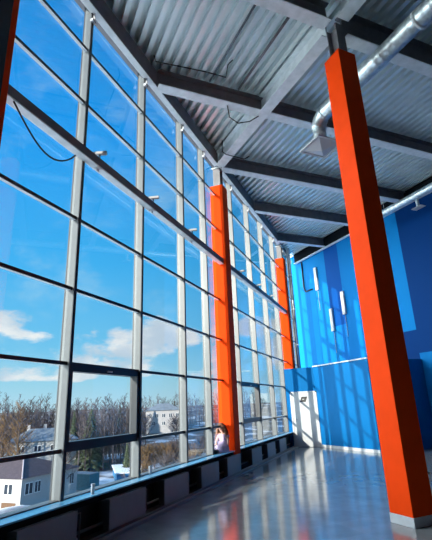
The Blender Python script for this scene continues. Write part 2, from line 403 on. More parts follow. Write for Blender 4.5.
wall_column(*COLY[1], 'sunlit orange column in the middle of the window wall behind the seated person', 7.93)
wall_column(*COLY[2], 'farthest orange column standing by the blue corner', 8.05)
fc = thing('column', 'large orange square column standing free in the foreground on the right', 'column', GP(5.05, 4.83), TH)
MB().box(-0.2, 0.2, -0.2, 0.2, 0.12, 7.82).build('cladding', ORANGE, fc, bevel=0.006)
MB().box(-0.207, 0.207, -0.207, 0.207, 0.0, 0.12).build('skirting', SKIRT, fc, bevel=0.006)
s = MB(); s.box(-0.10, 0.10, -0.13, -0.112, 7.82, 8.55); s.box(-0.10, 0.10, 0.112, 0.13, 7.82, 8.55); s.box(-0.01, 0.01, -0.112, 0.112, 7.82, 8.55)
s.build('steel_core', STEEL_D, fc)
MB().tube([(0.2, -0.2 + 0.03, 0.62), (0.2, -0.23, 0.62)], 0.012).build('fixing_screw', WHITE, fc)

# ------------------------------------------------------------------ roof steel
def ibeam(L, wd, dp, tf=0.022, tw=0.03):
    return (MB().box(0, L, -wd / 2, wd / 2, 0, tf), MB().box(0, L, -tw / 2, tw / 2, tf, dp - tf), MB().box(0, L, -wd / 2, wd / 2, dp - tf, dp))
def beam(lab, u0, u1, v, dz=0.0, wd=0.26, dp=0.42, stiff=True):
    p = GP(u0, v, roof_z(u0) + dz)
    t = thing('roof_beam', lab, 'beam', p, TH); t.rotation_euler = (0, -0.027, TH)
    a, b, c = ibeam(u1 - u0, wd, dp)
    a.build('bottom_flange', STEEL, t); b.build('web', STEEL_D, t); c.build('top_flange', STEEL_D, t)  # one grey paint, light from below put in as pale flange, dark web
    return t
beam('roof beam over the top of the foreground column, left piece', -0.45, 4.88, 4.83)
beam('deep roof beam right of the foreground column under the silver duct', 5.24, UW - 0.02, 4.83, dz=-0.22, dp=0.62)
beam('second roof beam from the top, running from the glazing behind the foreground column', 2.3, UW - 0.02, 7.62)
beam('roof beam that starts at the middle orange window column', 5.2, UW - 0.02, 10.38)
beam('thinner roof beam next beyond the middle orange window column', 7.75, UW - 0.02, 12.8, wd=0.2)
beam('short roof beam closest to the blue corner', 10.4, UW - 0.02, 15.35, wd=0.2)
def cross_beam(lab, u, v0, v1, dz=0.0, wd=0.28, dp=0.45, m=STEEL):
    t = thing('roof_girder', lab, 'beam', GP(u, v0, roof_z(u) + dz), TH + math.pi / 2)
    a, b, c = ibeam(v1 - v0, wd, dp)
    a.build('bottom_flange', STEEL, t); b.build('web', m, t); c.build('top_flange', m, t)
    return t
cross_beam('pale main girder between the foreground column and the middle window column', 5.05, 5.06, 10.2, dz=-0.03)
cross_beam('pale main girder above the frame right of the foreground column', 5.05, -1.5, 4.60, dz=-0.03)
cross_beam('edge girder along the top of the blue wall', UW - 0.12, vA, vB - 0.6, dz=-0.08, wd=0.16, dp=0.5, m=MATT)
# roof edge beam above the glass, one piece per column bay
def edge_beam(lab, y0, y1):
    t = thing('edge_beam', lab, 'beam', (-3.98, y0, HB + 0.0185 * (y0 - 4)), math.pi / 2); t.rotation_euler = (0, -0.0185, math.pi / 2)
    L = y1 - y0
    MB().box(0, L, -0.04, 0.10, 0, 0.022).build('bottom_flange', STEEL, t)
    MB().box(0, L, -0.035, 0.095, 0.022, 0.44).build('web', STEEL_D, t)
    return t
edge_beam('roof edge beam above the glazing left of the middle window column', 3.1, 10.63)
edge_beam('roof edge beam above the glazing between the middle and farthest window columns', 11.07, 18.48)

# ------------------------------------------------------------------ horizontal rail beams in front of the glazing
def rail(lab, y0, y1):
    t = thing('wind_rail', lab, 'rail', (-3.97, y0, 5.40), 0)
    L = y1 - y0
    MB().box(-0.07, 0.055, 0, L, 0.0, 0.018).build('bottom_flange', STEEL, t)
    MB().box(0.0, 0.055, 0, L, 0.018, 0.165).build('rail_body', STEEL_D, t)
    return t
rail('thick horizontal rail across the glazing left of the middle orange column', 3.10, 10.63)
rail('thick horizontal rail across the glazing beyond the middle orange column', 11.07, 18.48)

# small floodlights sitting on the rail
def floodlight():
    t = thing('floodlight', 'x', 'floodlight', (-3.935, 5.0, 5.565), 0, 'white floodlights on the window rail')
    MB().tube([(0, 0, 0), (0, 0, 0.075)], 0.012, 6).build('stem', FRAME_D, t)
    h = MB(); m = Matrix.Translation((0, 0, 0.10)) @ Euler((math.radians(8), 0, math.radians(-62))).to_matrix().to_4x4()
    h.box(-0.035, 0.035, -0.11, 0.11, -0.024, 0.024, m)
    h.build('lamp_housing', PLASTIC, t, bevel=0.006)
    g = MB(); g.box(-0.028, 0.028, 0.11, 0.116, -0.018, 0.018, m); g.build('lens', FRAME_D, t)
    c = MB(); c.box(-0.09, 0.03, -0.04, 0.04, -0.19, -0.175); c.box(-0.03, -0.02, -0.03, 0.03, -0.23, -0.19); c.build('clamp', PLASTIC, t)
    return t
fl0 = floodlight()
spots = [(5.0, 'white floodlight on the window rail nearest the hanging cable'), (6.75, 'second white floodlight from the left on the window rail'), (8.6, 'white floodlight on the window rail just left of the middle orange column'),
         (12.3, 'first white floodlight on the rail beyond the middle orange column'), (14.15, 'second white floodlight on the rail beyond the middle orange column'), (15.95, 'floodlight on the window rail nearest the blue corner')]
for i, (y, lab) in enumerate(spots):
    o = fl0 if i == 0 else copy_tree(fl0)
    o.location = (-3.935, y, 5.565); o['label'] = lab
# hanging cable
pts = []
for k in range(15):
    s_ = k / 14; y = 3.24 + 1.18 * s_
    z = 5.39 - 0.10 * s_ - 0.36 * math.sin(math.pi * s_ ** 1.15) ** 0.85
    pts.append((-3.93, y, z))
tag(MB().tube(pts, 0.013, 6).build('hanging_cable', BLACK, smooth=True), 'black cable sagging below the window rail at upper left', 'cable')

# ------------------------------------------------------------------ radiators
def radiator():
    t = thing('radiator', 'x', 'radiator', (-3.90, 0, 0.06), 0, 'radiators under the window sill')
    MB().box(0.045, 0.06, 0, 0.94, 0.0, 0.385).build('front_panel', RAD, t, bevel=0.006)
    MB().box(-0.05, 0.045, 0.0, 0.02, 0.005, 0.38).build('side_cover', RAD_D, t); MB().box(-0.05, 0.045, 0.92, 0.94, 0.005, 0.38).build('side_cover', RAD_D, t)
    g = MB()
    for k in range(30): g.box(-0.05, 0.045, 0.03 + k * 0.03, 0.036 + k * 0.03, 0.372, 0.383)
    g.build('top_grille', RAD, t)
    MB().box(-0.05, -0.035, 0.02, 0.92, 0.0, 0.37).build('back_panel', RAD_D, t)
    MB().box(-0.24, -0.05, 0.15, 0.18, 0.05, 0.33).build('wall_bracket', RAD_D, t); MB().box(-0.24, -0.05, 0.50, 0.53, 0.05, 0.33).build('wall_bracket', RAD_D, t)
    v = MB().tube([(0, 0.94, 0.05), (0, 1.02, 0.05), (0, 1.02, -0.0)], 0.012, 6).build('feed_pipe', PIPE_D, t, smooth=True)
    MB().tube([(0, 0.975, 0.05), (0, 1.01, 0.05)], 0.024, 8).build('valve', WHITE, v)
    MB().tube([(0, 0.94, 0.33), (0, 1.06, 0.33), (0, 1.06, 0.02)], 0.012, 6).build('return_pipe', PIPE_D, t, smooth=True)
    return t
r0 = radiator()
words = ['radiator nearest the camera at the lower left, cut by the frame', 'second radiator from the left, below the sill stub', 'third radiator from the left under the sill', 'radiator left of the one below the seated person',
         'radiator directly below the seated person and orange column', 'first radiator to the right of the middle orange column', 'second last radiator before the white door', 'last and smallest-looking radiator beside the white door']
for i, y in enumerate((3.87, 5.48, 7.03, 8.57, 10.06, 11.95, 13.52, 15.05)):
    o = r0 if i == 0 else copy_tree(r0)
    o.location = (-3.90, y, 0.06); o['label'] = words[i]
# pipes along the wall foot
for z, x, lab in ((0.035, -3.86, 'lower heating pipe along the floor under the radiators'), (0.13, -4.02, 'upper heating pipe along the knee wall behind the radiators')):
    t = MB().tube([(x, 3.8, z), (x, 10.0, z), (x, YD - 0.05, z)], 0.022, 8).build('heating_pipe', PIPE_D, smooth=True)
    tag(t, lab, 'pipe')

# white stubs and the bag on the sill
for (x, y, lab) in ((-3.95, 5.23, 'short white pipe stub on the sill nearest the camera'), (-4.06, 6.92, 'short white pipe stub on the sill farther back, beside the second mullion')):
    t = thing('pipe_stub', lab, 'pipe stub', (x, y, 0.55), 0)
    MB().tube([(0, 0, 0), (0, 0, 0.105)], 0.024, 12).build('stub', PLASTIC, t, smooth=False)
    MB().tube([(0, 0, 0.105), (0, 0, 0.125)], 0.029, 12).build('stub_cap', PLASTIC, t)
t = thing('handbag', 'small dark bag lying on the sill left of the seated person', 'bag', (-4.10, 9.95, 0.551), math.radians(10))
mb = MB(); mb.box(-0.07, 0.07, -0.12, 0.12, 0.0, 0.085); mb.build('bag_body', BLACK, t, bevel=0.03)
MB().tube([(0.0, -0.09, 0.08), (0.0, -0.06, 0.12), (0.0, 0.06, 0.12), (0.0, 0.09, 0.08)], 0.008, 6).build('bag_handle', FRAME_D, t, smooth=True)

# ------------------------------------------------------------------ ducts
def spiral_tube(pts, r, n=20):
    "round duct with fine raised seams"
    P = [Vector(p) for p in pts]; out = []; rs = []
    for i in range(len(P) - 1):
        L = (P[i + 1] - P[i]).length; k = max(1, int(L / 0.16))
        for j in range(k):
            a = P[i].lerp(P[i + 1], j / k); b = P[i].lerp(P[i + 1], (j + 0.86) / k); c = P[i].lerp(P[i + 1], (j + 0.93) / k)
            out += [a, b, c]; rs += [r, r, r + 0.003]
    out.append(P[-1]); rs.append(r)
    return MB().tube(out, rs, n)
t = thing('air_duct', 'silver spiral air duct crossing behind the foreground column with square diffuser', 'air duct', GP(5.95, 6.6, 8.0), TH)
spiral_tube([(0, -9.5, 0.12), (0.0, -0.25, 0.0)], 0.175).build('duct_run', DUCT, t, smooth=True)
el = [(0.0, -0.25 + 0.30 * math.sin(a), -0.30 + 0.30 * math.cos(a)) for a in [math.pi / 2 * k / 6 for k in range(7)]]
MB().tube(el, [0.178 if k % 2 else 0.17 for k in range(7)], 20).build('elbow', DUCT, t, smooth=True)
spiral_tube([(0, 0.05, -0.30), (0, 0.05, -0.64)], 0.15).build('duct_drop', DUCT, t, smooth=True)
def diffuser(s, h):
    mb = MB()
    lo = [(-s, -s, -h), (s, -s, -h), (s, s, -h), (-s, s, -h)]; hi = [(-0.14, -0.14, 0), (0.14, -0.14, 0), (0.14, 0.14, 0), (-0.14, 0.14, 0)]
    a = [mb.bm.verts.new(p) for p in lo]; b = [mb.bm.verts.new(p) for p in hi]
    for i in range(4): mb.bm.faces.new((a[i], a[(i + 1) % 4], b[(i + 1) % 4], b[i]))
    return mb
df = diffuser(0.33, 0.12).build('diffuser', GALV, t, loc=(0, 0.05, -0.63))
rim = MB()
for (x0, x1, y0, y1) in ((-0.36, 0.36, -0.36, -0.31), (-0.36, 0.36, 0.31, 0.36), (-0.36, -0.31, -0.31, 0.31), (0.31, 0.36, -0.31, 0.31)): rim.box(x0, x1, y0, y1, -0.15, -0.12)
rim.build('diffuser_rim', WHITE, df)
core = MB(); c0 = core.bm.verts.new((0, 0, -0.24)); cs = [core.bm.verts.new(p) for p in ((-0.31, -0.31, -0.135), (0.31, -0.31, -0.135), (0.31, 0.31, -0.135), (-0.31, 0.31, -0.135))]
for i in range(4): core.bm.faces.new((cs[i], cs[(i + 1) % 4], c0))
core.build('diffuser_vanes', WHITE, df)
c_ = MB(); c_.tube([(0, -2.9, -0.0), (0, -2.84, 0.0)], 0.186, 20); c_.build('coupling', STEEL, t, smooth=True, loc=(0, 0, 0.035))

t = thing('air_duct', 'straight silver air duct running along the top of the dark blue wall', 'air duct', GP(11.9, 11.6, 8.22), TH)
spiral_tube([(0, -10.5, 0.0), (0, 0, 0)], 0.13).build('duct_run', DUCT, t, smooth=True)
MB().box(-0.02, 0.22, -2.75, -2.35, -0.42, -0.40).build('outlet_plate', WHITE, t)
MB().tube([(0.1, -2.55, -0.1), (0.1, -2.55, -0.40)], 0.06, 10).build('outlet_neck', DUCT, t)
for i, vv in enumerate((-1.2, -4.2, -7.2)):
    MB().tube([(0, vv, 0.12), (0, vv, 0.94)], 0.006, 6).build('hanger_rod', STEEL, t)

# vertical rainwater pipe by the far column
t = thing('downpipe', 'silver vertical rainwater pipe beside the farthest orange column', 'pipe', (-3.66, 18.75, 0), 0)
MB().tube([(0, 0, 2.94), (0, 0, 8.55)], 0.075, 14).build('pipe_run', GALV, t, smooth=True)
for z in (4.0, 5.6, 7.2): MB().tube([(0, 0, z), (0, 0, z + 0.05)], 0.088, 14).build('pipe_clip', STEEL, t)

# conduits and loose cables below the deck
t = MB().tube([GP(3.53, 5.0, 8.955), GP(3.53, 7.44, 8.955)], 0.025, 8).build('conduit', PIPE_D, smooth=True); tag(t, 'thin dark conduit under the deck left of the pale main girder', 'conduit')
t = MB().tube([GP(4.3, 5.0, 8.97), GP(4.3, 7.44, 8.97)], 0.03, 8).build('conduit', STEEL_D, smooth=True); tag(t, 'second conduit under the deck close to the pale main girder', 'conduit')
bz = 8.72
t = MB().tube([GP(2.05, 7.05, bz + 0.1), GP(2.1, 7.1, bz), GP(3.2, 7.0, bz + 0.03), GP(3.72, 6.98, bz + 0.03), GP(3.70, 6.80, bz + 0.22), GP(3.75, 6.66, bz + 0.25)], 0.014, 6).build('beam_cable', BLACK, smooth=True); tag(t, 'black cable running along the second roof beam', 'cable')
t = MB().tube([GP(4.05, 7.60, 8.54), GP(4.25, 7.9, 8.48), GP(4.55, 8.0, 8.45), GP(4.8, 7.85, 8.47), GP(4.93, 7.62, 8.50)], 0.014, 6).build('loose_cable', BLACK, smooth=True); tag(t, 'short loose black cable hanging below the pale girder joint', 'cable')
t = MB().tube([GP(4.75, 9.35, 8.86), GP(4.75, 9.38, 8.52), GP(4.9, 9.45, 8.50), GP(5.55, 9.55, 8.55), GP(5.7, 9.5, 8.65), GP(5.75, 9.75, 8.75)], 0.014, 6).build('bent_cable', BLACK, smooth=True); tag(t, 'bent black cable crossing the girder near the middle window column', 'cable')
t = MB().tube([GP(UW - 0.03, 17.4, 8.7), GP(UW - 0.03, 17.42, 7.28), GP(UW - 0.03, 17.3, 7.05), GP(UW - 0.03, 16.74, 7.04)], 0.035, 8).build('wall_conduit', BLACK, smooth=True); tag(t, 'black bent conduit on the blue wall in the upper corner', 'conduit')

# narrow white upright strips on the far wall, each with a thin line below
for i, (v, z0, z1, lab) in enumerate(((14.63, 5.31, 6.37, 'narrow white upright strip on the edge of the dark blue band'), (16.33, 6.87, 8.05, 'highest narrow white upright strip near the bent conduit'), (15.52, 4.70, 5.76, 'lowest narrow white upright strip on the blue wall'))):
    t = thing('wall_strip', lab, 'wall lamp', GP(UW, v, z0), TH, 'narrow white wall strips')
    MB().box(-0.09, -0.01, -0.10, 0.10, 0, z1 - z0).build('strip_cover', WHITE, t, bevel=0.015)
    MB().box(-0.02, 0.0, -0.07, 0.07, 0.05, z1 - z0 - 0.05).build('strip_back', STEEL, t)
    MB().tube([(-0.02, 0, 0.02), (-0.02, 0, -1.0)], 0.009, 6).build('strip_tail', WHITE, t)

# ------------------------------------------------------------------ person sitting on the sill
SKIN = mat('skin', (0.72, 0.42, 0.32), 0.5)
HAIR = mat('red_brown_hair', (0.20, 0.075, 0.032), 0.45, noise=0.4, nscale=40, bump=0.6, bscale=90)
DRESS = mat('lilac_dress', (0.58, 0.46, 0.66), 0.8, noise=0.2, nscale=14, bump=0.3, bscale=30)
EYE = mat('eye_dark', (0.02, 0.015, 0.012), 0.3)
def skinned(name, verts, edges, radii, material, parent, sub=2, root=0):
    me = bpy.data.meshes.new(name); me.from_pydata(verts, edges, []); me.update()
    o = bpy.data.objects.new(name, me); COL.objects.link(o); o.parent = parent
    sk = o.modifiers.new('skin', 'SKIN')
    for i, r in enumerate(radii):
        rr = r if isinstance(r, tuple) else (r, r)
        me.skin_vertices[0].data[i].radius = rr
    me.skin_vertices[0].data[root].use_root = True
    sk.use_smooth_shade = True
    if sub:
        m = o.modifiers.new('sub', 'SUBSURF'); m.levels = sub; m.render_levels = sub
    me.materials.append(material)
    return o
# local frame: +X towards the room, +Y away from the camera, +Z up; facing -Y (towards the light)
pr = thing('person', 'person with long red-brown hair in a lilac dress on the sill by the orange column', 'person', (-4.07, 10.36, 0.551), math.radians(0))
pr.scale = (0.94, 0.94, 0.94)
V = []; E_ = []; Rr = []
def v_(x, y, z, r, par=None):
    V.append((x, y, z)); Rr.append(r)
    if par is not None: E_.append((par, len(V) - 1))
    return len(V) - 1
pel = v_(0.0, 0.08, 0.10, (0.10, 0.085))
spi = v_(0.0, 0.09, 0.24, (0.085, 0.07), pel)
che = v_(-0.005, 0.07, 0.37, (0.095, 0.07), spi)
nek = v_(-0.01, 0.045, 0.455, 0.036, che)
hd0 = v_(-0.015, 0.02, 0.515, 0.048, nek)
hd1 = v_(-0.02, 0.0, 0.575, 0.078, hd0)
hd2 = v_(-0.02, 0.005, 0.64, 0.066, hd1)
for sx in (-1, 1):
    sh = v_(0.115 * sx, 0.065, 0.405, 0.040, che)
    if sx > 0:      # arm propped straight down on the sill
        el = v_(0.155, 0.02, 0.235, 0.029, sh); wr = v_(0.145, -0.05, 0.065, 0.021, el)
        pm = v_(0.145, -0.075, 0.028, (0.026, 0.014), wr)
        fd = [(-0.020, -0.055, 0.012), (-0.007, -0.066, 0.012), (0.008, -0.064, 0.012), (0.021, -0.054, 0.012)]
        for (fx, fy, fz) in fd:
            k = v_(0.145 + fx, -0.075 + fy * 0.55, 0.024, 0.0075, pm); v_(0.145 + fx * 1.25, -0.075 + fy * 1.1, 0.010, 0.006, k)
        k = v_(0.118, -0.080, 0.024, 0.008, pm); v_(0.104, -0.100, 0.012, 0.0065, k)
    else:           # hand resting on the knee
        el = v_(-0.165, -0.02, 0.255, 0.029, sh); wr = v_(-0.12, -0.15, 0.205, 0.021, el)
        pm = v_(-0.105, -0.185, 0.195, (0.026, 0.014), wr)
        for q in range(4):
            fx = -0.02 + 0.0135 * q
            k = v_(-0.10 + fx, -0.215, 0.193, 0.0075, pm); v_(-0.098 + fx, -0.238, 0.180, 0.006, k)
        k = v_(-0.078, -0.195, 0.205, 0.008, pm); v_(-0.062, -0.212, 0.203, 0.0065, k)
    hp = v_(0.062 * sx, 0.03, 0.085, 0.068, pel)
    kn = v_(0.075 * sx, -0.20, 0.112 if sx < 0 else 0.09, 0.046, hp)
    an = v_(0.06 * sx, -0.10 if sx > 0 else -0.205, 0.032, 0.030, kn)
    v_(0.05 * sx, -0.165 if sx > 0 else -0.28, 0.022, (0.024, 0.018), an)
body = skinned('body', V, E_, Rr, SKIN, pr)
# face
nb = MB(); nb.ball((-0.026, -0.082, 0.570), 0.012, 8, (0.8, 1.1, 1.3)); nb.build('nose', SKIN, pr, smooth=True)
for sx in (-1, 1): MB().ball((-0.022 + 0.028 * sx, -0.070, 0.592), 0.010, 8, (1.2, 0.7, 0.7)).build('eye', EYE, pr, smooth=True)
LIP = mat('lips', (0.45, 0.12, 0.11), 0.4)
MB().ball((-0.023, -0.073, 0.540), 0.017, 8, (1.2, 0.5, 0.35)).build('mouth', LIP, pr, smooth=True)
# dress: bodice and draped skirt around the trunk and knees
def ringed(rings, n=20, wob=0.0):
    mb = MB(); R = []
    for (cx, cy, cz, rx, ry) in rings:
        R.append([mb.bm.verts.new((cx + rx * math.cos(2 * math.pi * k / n) * (1 + wob * math.sin(5 * k)), cy + ry * math.sin(2 * math.pi * k / n) * (1 + wob * math.cos(4 * k)), cz)) for k in range(n)])
    for i in range(len(R) - 1):
        for k in range(n): mb.bm.faces.new((R[i][k], R[i][(k + 1) % n], R[i + 1][(k + 1) % n], R[i + 1][k]))
    return mb
ds = ringed([(0.0, -0.045, 0.004, 0.190, 0.240), (0.0, -0.045, 0.06, 0.186, 0.235), (0.0, -0.04, 0.13, 0.172, 0.225), (0.0, 0.0, 0.185, 0.145, 0.17), (0.0, 0.06, 0.235, 0.115, 0.112), (0.0, 0.085, 0.27, 0.105, 0.092), (0.0, 0.08, 0.34, 0.118, 0.092), (-0.003, 0.07, 0.395, 0.128, 0.082), (-0.008, 0.06, 0.425, 0.085, 0.060)], wob=0.05)
o = ds.build('dress', DRESS, pr, smooth=True)
sd = o.modifiers.new('solid', 'SOLIDIFY'); sd.thickness = 0.006
for sx in (-1, 1):
    e1 = (0.135 * sx, 0.045, 0.345)
    MB().tube([(0.10 * sx, 0.066, 0.41), (0.122 * sx, 0.06, 0.385), e1], [0.048, 0.052, 0.047], 12).build('sleeve', DRESS, pr, smooth=True)
# hair: cap plus long locks falling over both shoulders
hc = MB(); hc.ball((-0.02, 0.014, 0.612), 0.098, 20, (1.0, 1.0, 1.0))
for v in list(hc.bm.verts):
    if v.co.y < -0.035 and v.co.z < 0.650: v.co.y += 0.075
hair = hc.build('hair', HAIR, pr, smooth=True)
lk = MB(); rr_ = random.Random(3)
for k in range(26):
    a = math.radians(-20 + 220 * k / 25); 
    x0 = -0.02 + 0.085 * math.cos(a); y0 = 0.02 + 0.08 * math.sin(a)
    ln = rr_.uniform(0.18, 0.30); ox = rr_.uniform(0.0, 0.05) * math.cos(a) * 1.6
    lk.tube([(x0 * 0.9, y0, 0.64), (x0 + ox * 0.5, y0 + 0.012, 0.56), (x0 + ox, y0 + 0.01, 0.56 - ln * 0.55), (x0 + ox * 1.1 + rr_.uniform(-.02, .02), y0 - 0.0, 0.56 - ln)], [0.016, 0.024, 0.022, 0.006], 6)
lk.build('hair_locks', HAIR, hair, smooth=True)

# ------------------------------------------------------------------ outdoors
def gz(x, y):
    d = math.hypot(x, y); return -12.0 + max(0.0, d - 105) * 0.052
def ground():
    mb = MB(); nr, na = 26, 30; rows = []
    for i in range(nr):
        d = 6 + 390 * (i / (nr - 1)) ** 1.6; row = []
        for j in range(na):
            a = math.radians(-95 + 100 * j / (na - 1)); x, y = d * math.sin(a) - 5.2, d * math.cos(a) - 3
            row.append(mb.bm.verts.new((x, y, gz(x, y))))
        rows.append(row)
    for i in range(nr - 1):
        for j in range(na - 1): mb.bm.faces.new((rows[i][j], rows[i][j + 1], rows[i + 1][j + 1], rows[i + 1][j]))
    return mb
def ground_mat():
    m = mat('snowy_ground', (0.3, 0.27, 0.22), 0.9); n = m.node_tree; b = n.nodes['Principled BSDF']
    t = n.nodes.new('ShaderNodeTexCoord'); z = n.nodes.new('ShaderNodeTexNoise'); z.inputs['Scale'].default_value = 0.11; z.inputs['Detail'].default_value = 8
    n.links.new(t.outputs['Object'], z.inputs['Vector']); r = n.nodes.new('ShaderNodeValToRGB')
    r.color_ramp.elements[0].position = 0.52; r.color_ramp.elements[1].position = 0.64
    r.color_ramp.elements[0].color = (0.085, 0.072, 0.062, 1); r.color_ramp.elements[1].color = (0.55, 0.60, 0.68, 1)
    n.links.new(z.outputs['Fac'], r.inputs[0]); n.links.new(r.outputs[0], b.inputs['Base Color']); return m
tag(ground().build('ground', ground_mat(), smooth=True), 'snowy open ground outside far below the windows', 'ground', kind='structure')

tag(MB().box(-52, -6, -75, 44, -12.2, -11.9).build('bounce_snow', SNOW), 'added unseen sheet of snow below the building', 'snow', kind='stuff')  # added out of view to bounce daylight up onto the ceiling
HW = mat('white_render', (0.46, 0.44, 0.44), 0.8, noise=0.05, nscale=1)
HROOF = mat('maroon_roof', (0.075, 0.048, 0.056), 0.75, noise=0.2, nscale=1.5)
GROOF = mat('grey_roof', (0.20, 0.23, 0.26), 0.7, noise=0.25, nscale=0.7)
HGLASS = mat('house_glass', (0.04, 0.05, 0.07), 0.15)
RIDGE = mat('ridge_cap', (0.42, 0.36, 0.38), 0.7)
BROWN = mat('brown_gate', (0.16, 0.085, 0.045), 0.8, noise=0.2)
def house(name, lab, loc, rz, lx, ly, hw, rh, wallm, roofm, wins, over=0.5, hip=0.5, chim=None, ridge=True):
    "box house, hip roof along local x or y, loc at base corner centre"
    t = thing(name, lab, 'house', loc, rz)
    MB().box(-lx / 2, lx / 2, -ly / 2, ly / 2, -4, hw).build('walls', wallm, t)
    a, b = lx / 2 + over, ly / 2 + over
    mb = MB(); e = [mb.bm.verts.new(p) for p in ((-a, -b, hw), (a, -b, hw), (a, b, hw), (-a, b, hw))]
    if ly >= lx: h = a * 2 * hip; k = [mb.bm.verts.new((0, -b + h, hw + rh)), mb.bm.verts.new((0, b - h, hw + rh))]; fs = ((e[0], e[1], k[0]), (e[1], e[2], k[1], k[0]), (e[2], e[3], k[1]), (e[3], e[0], k[0], k[1])); kk = [(0, -b + h), (0, b - h)]
    else: h = b * 2 * hip; k = [mb.bm.verts.new((-a + h, 0, hw + rh)), mb.bm.verts.new((a - h, 0, hw + rh))]; fs = ((e[0], e[1], k[1], k[0]), (e[1], e[2], k[1]), (e[2], e[3], k[0], k[1]), (e[3], e[0], k[0])); kk = [(-a + h, 0), (a - h, 0)]
    for f in fs: mb.bm.faces.new(f)
    mb.bm.faces.new(e[::-1])
    rf = mb.build('roof', roofm, t)
    if ridge:
        rc = MB(); zt = hw + rh + 0.04
        rc.tube([(*kk[0], zt), (*kk[1], zt)], 0.10, 6)
        for (ex, ey) in ((-a, -b), (a, -b)): 
            q = kk[0] if ly >= lx else (kk[0] if ex < 0 else kk[1]); rc.tube([(ex, ey, hw + 0.04), (*q, zt)], 0.10, 6)
        rc.build('ridge_caps', RIDGE, rf)
    for (face, p, z, w, h_) in wins:
        fr = MB(); gl = MB()
        if face == 'x':
            fr.box(lx / 2, lx / 2 + 0.06, p - w / 2, p + w / 2, z, z + h_); 
            for q in (-1, 1): gl.box(lx / 2 + 0.06, lx / 2 + 0.08, p + q * w / 4 - w * 0.19, p + q * w / 4 + w * 0.19, z + 0.1, z + h_ - 0.1)
        else:
            fr.box(p - w / 2, p + w / 2, -ly / 2 - 0.06, -ly / 2, z, z + h_)
            for q in (-1, 1): gl.box(p + q * w / 4 - w * 0.19, p + q * w / 4 + w * 0.19, -ly / 2 - 0.08, -ly / 2 - 0.06, z + 0.1, z + h_ - 0.1)
        f_ = fr.build('window', PLASTIC, t); gl.build('pane', HGLASS, f_)
    if chim:
        for (cx, cy) in chim: MB().box(cx - 0.35, cx + 0.35, cy - 0.35, cy + 0.35, hw + rh * 0.4, hw + rh + 0.9).build('chimney', HW, rf)
    return t
# near white house: corner at (-51.5, 51.8), eaves at z = -7.2
hh1 = house('house', 'white two-storey house with a maroon hipped roof at the lower left', (-57.5, 57.8, -12), 0, 12, 12, 4.8, 2.4, HW, HROOF,
      [('y', 3.6, 2.6, 1.7, 1.5), ('y', -2.0, 2.6, 1.7, 1.5), ('x', -4.6, 2.5, 1.5, 1.6), ('x', -2.9 , 2.5, 1.2, 1.6), ('x', 0.6, 2.6, 1.6, 1.6), ('x', 4.6, 2.4, 1.0, 1.7)])
MB().box(2.6, 5.2, -6.08, -6.0, 0, 1.6).build('garage_gate', BROWN, hh1)
# grey roofed house further back
house('house', 'pale house with a long grey roof and white chimney behind the white house', (-80.0, 86.0, -8.0), math.radians(42), 15, 9, 3.6, 2.6, mat('pale_siding', (0.42, 0.42, 0.42), 0.8, noise=0.1, nscale=1), GROOF,
      [('y', -4.5, 1.3, 1.6, 1.4), ('y', -1.0, 1.3, 1.6, 1.4), ('y', 2.5, 1.3, 1.6, 1.4), ('y', 5.8, 1.3, 1.6, 1.4)], chim=[(-3.5, 0.5), (0.2, 0.5)], ridge=False)
# mansion on the rise
hx, hy = 190 * math.sin(math.radians(-28.8)), 190 * math.cos(math.radians(-28.8))
house('house', 'large white mansion with a slate hipped roof on the rise', (hx, hy, -5.5), math.radians(30), 14.5, 10, 6.4, 2.8, HW, GROOF,
      [('y', -5.5, 3.6, 1.3, 1.6), ('y', -2.8, 3.6, 1.3, 1.6), ('y', 0, 3.6, 1.3, 1.6), ('y', 2.8, 3.6, 1.3, 1.6), ('y', 5.5, 3.6, 1.3, 1.6), ('y', -4, 0.7, 1.3, 1.5), ('y', 0, 0.7, 1.3, 1.5), ('y', 4, 0.7, 1.3, 1.5)], ridge=False)
# teal container and the blue shed with snow on its roof
TEAL = mat('teal_sheet', (0.03, 0.16, 0.21), 0.6, noise=0.15, nscale=2); BLUEM = mat('blue_sheet', (0.02, 0.17, 0.38), 0.5, noise=0.15, nscale=2)
t = thing('container', 'teal metal container behind the white house', 'container', (-56.0, 71.5, -12.0), math.radians(-8))
MB().box(-2.6, 2.6, -1.2, 1.2, 0, 2.7).build('container_body', TEAL, t)
rb = MB()
for k in range(20): rb.box(-2.5 + k * 0.26, -2.38 + k * 0.26, -1.26, -1.2, 0.1, 2.6)
rb.build('corrugation', TEAL, t); MB().box(-2.65, 2.65, -1.25, 1.25, 2.7, 2.78).build('container_top', GROOF, t)
t = thing('shed', 'low blue shed with snow on its roof outside the second window bay', 'shed', (-55.0, 82.5, -12.0), math.radians(-52))
MB().box(-7.0, 7.0, -1.6, 1.6, 0, 1.9).build('shed_body', BLUEM, t)
mb = MB(); mb.box(-7.2, 7.2, -1.9, 1.9, 1.9, 2.12); mb.build('shed_snow', SNOW, t, bevel=0.08)
MB().box(1.0, 2.2, -1.66, -1.6, 0, 1.7).build('shed_door', TEAL, t)
# A-shaped wooden power pole
WOOD = mat('grey_wood', (0.16, 0.13, 0.11), 0.85)
t = thing('utility_pole', 'wooden A-frame utility pole beside the tall spruce', 'pole', (-59.5, 91.0, -12.0), math.radians(-35))
for s_ in (-1, 1): MB().tube([(1.1 * s_, 0, -0.3), (0.15 * s_, 0, 8.2)], [0.16, 0.11], 8).build('pole_leg', WOOD, t, smooth=True)
MB().tube([(-1.3, 0, 7.4), (1.3, 0, 7.4)], 0.08, 6).build('crossarm', WOOD, t)
MB().tube([(-0.7, 0, 3.4), (0.7, 0, 3.4)], 0.07, 6).build('brace', WOOD, t)
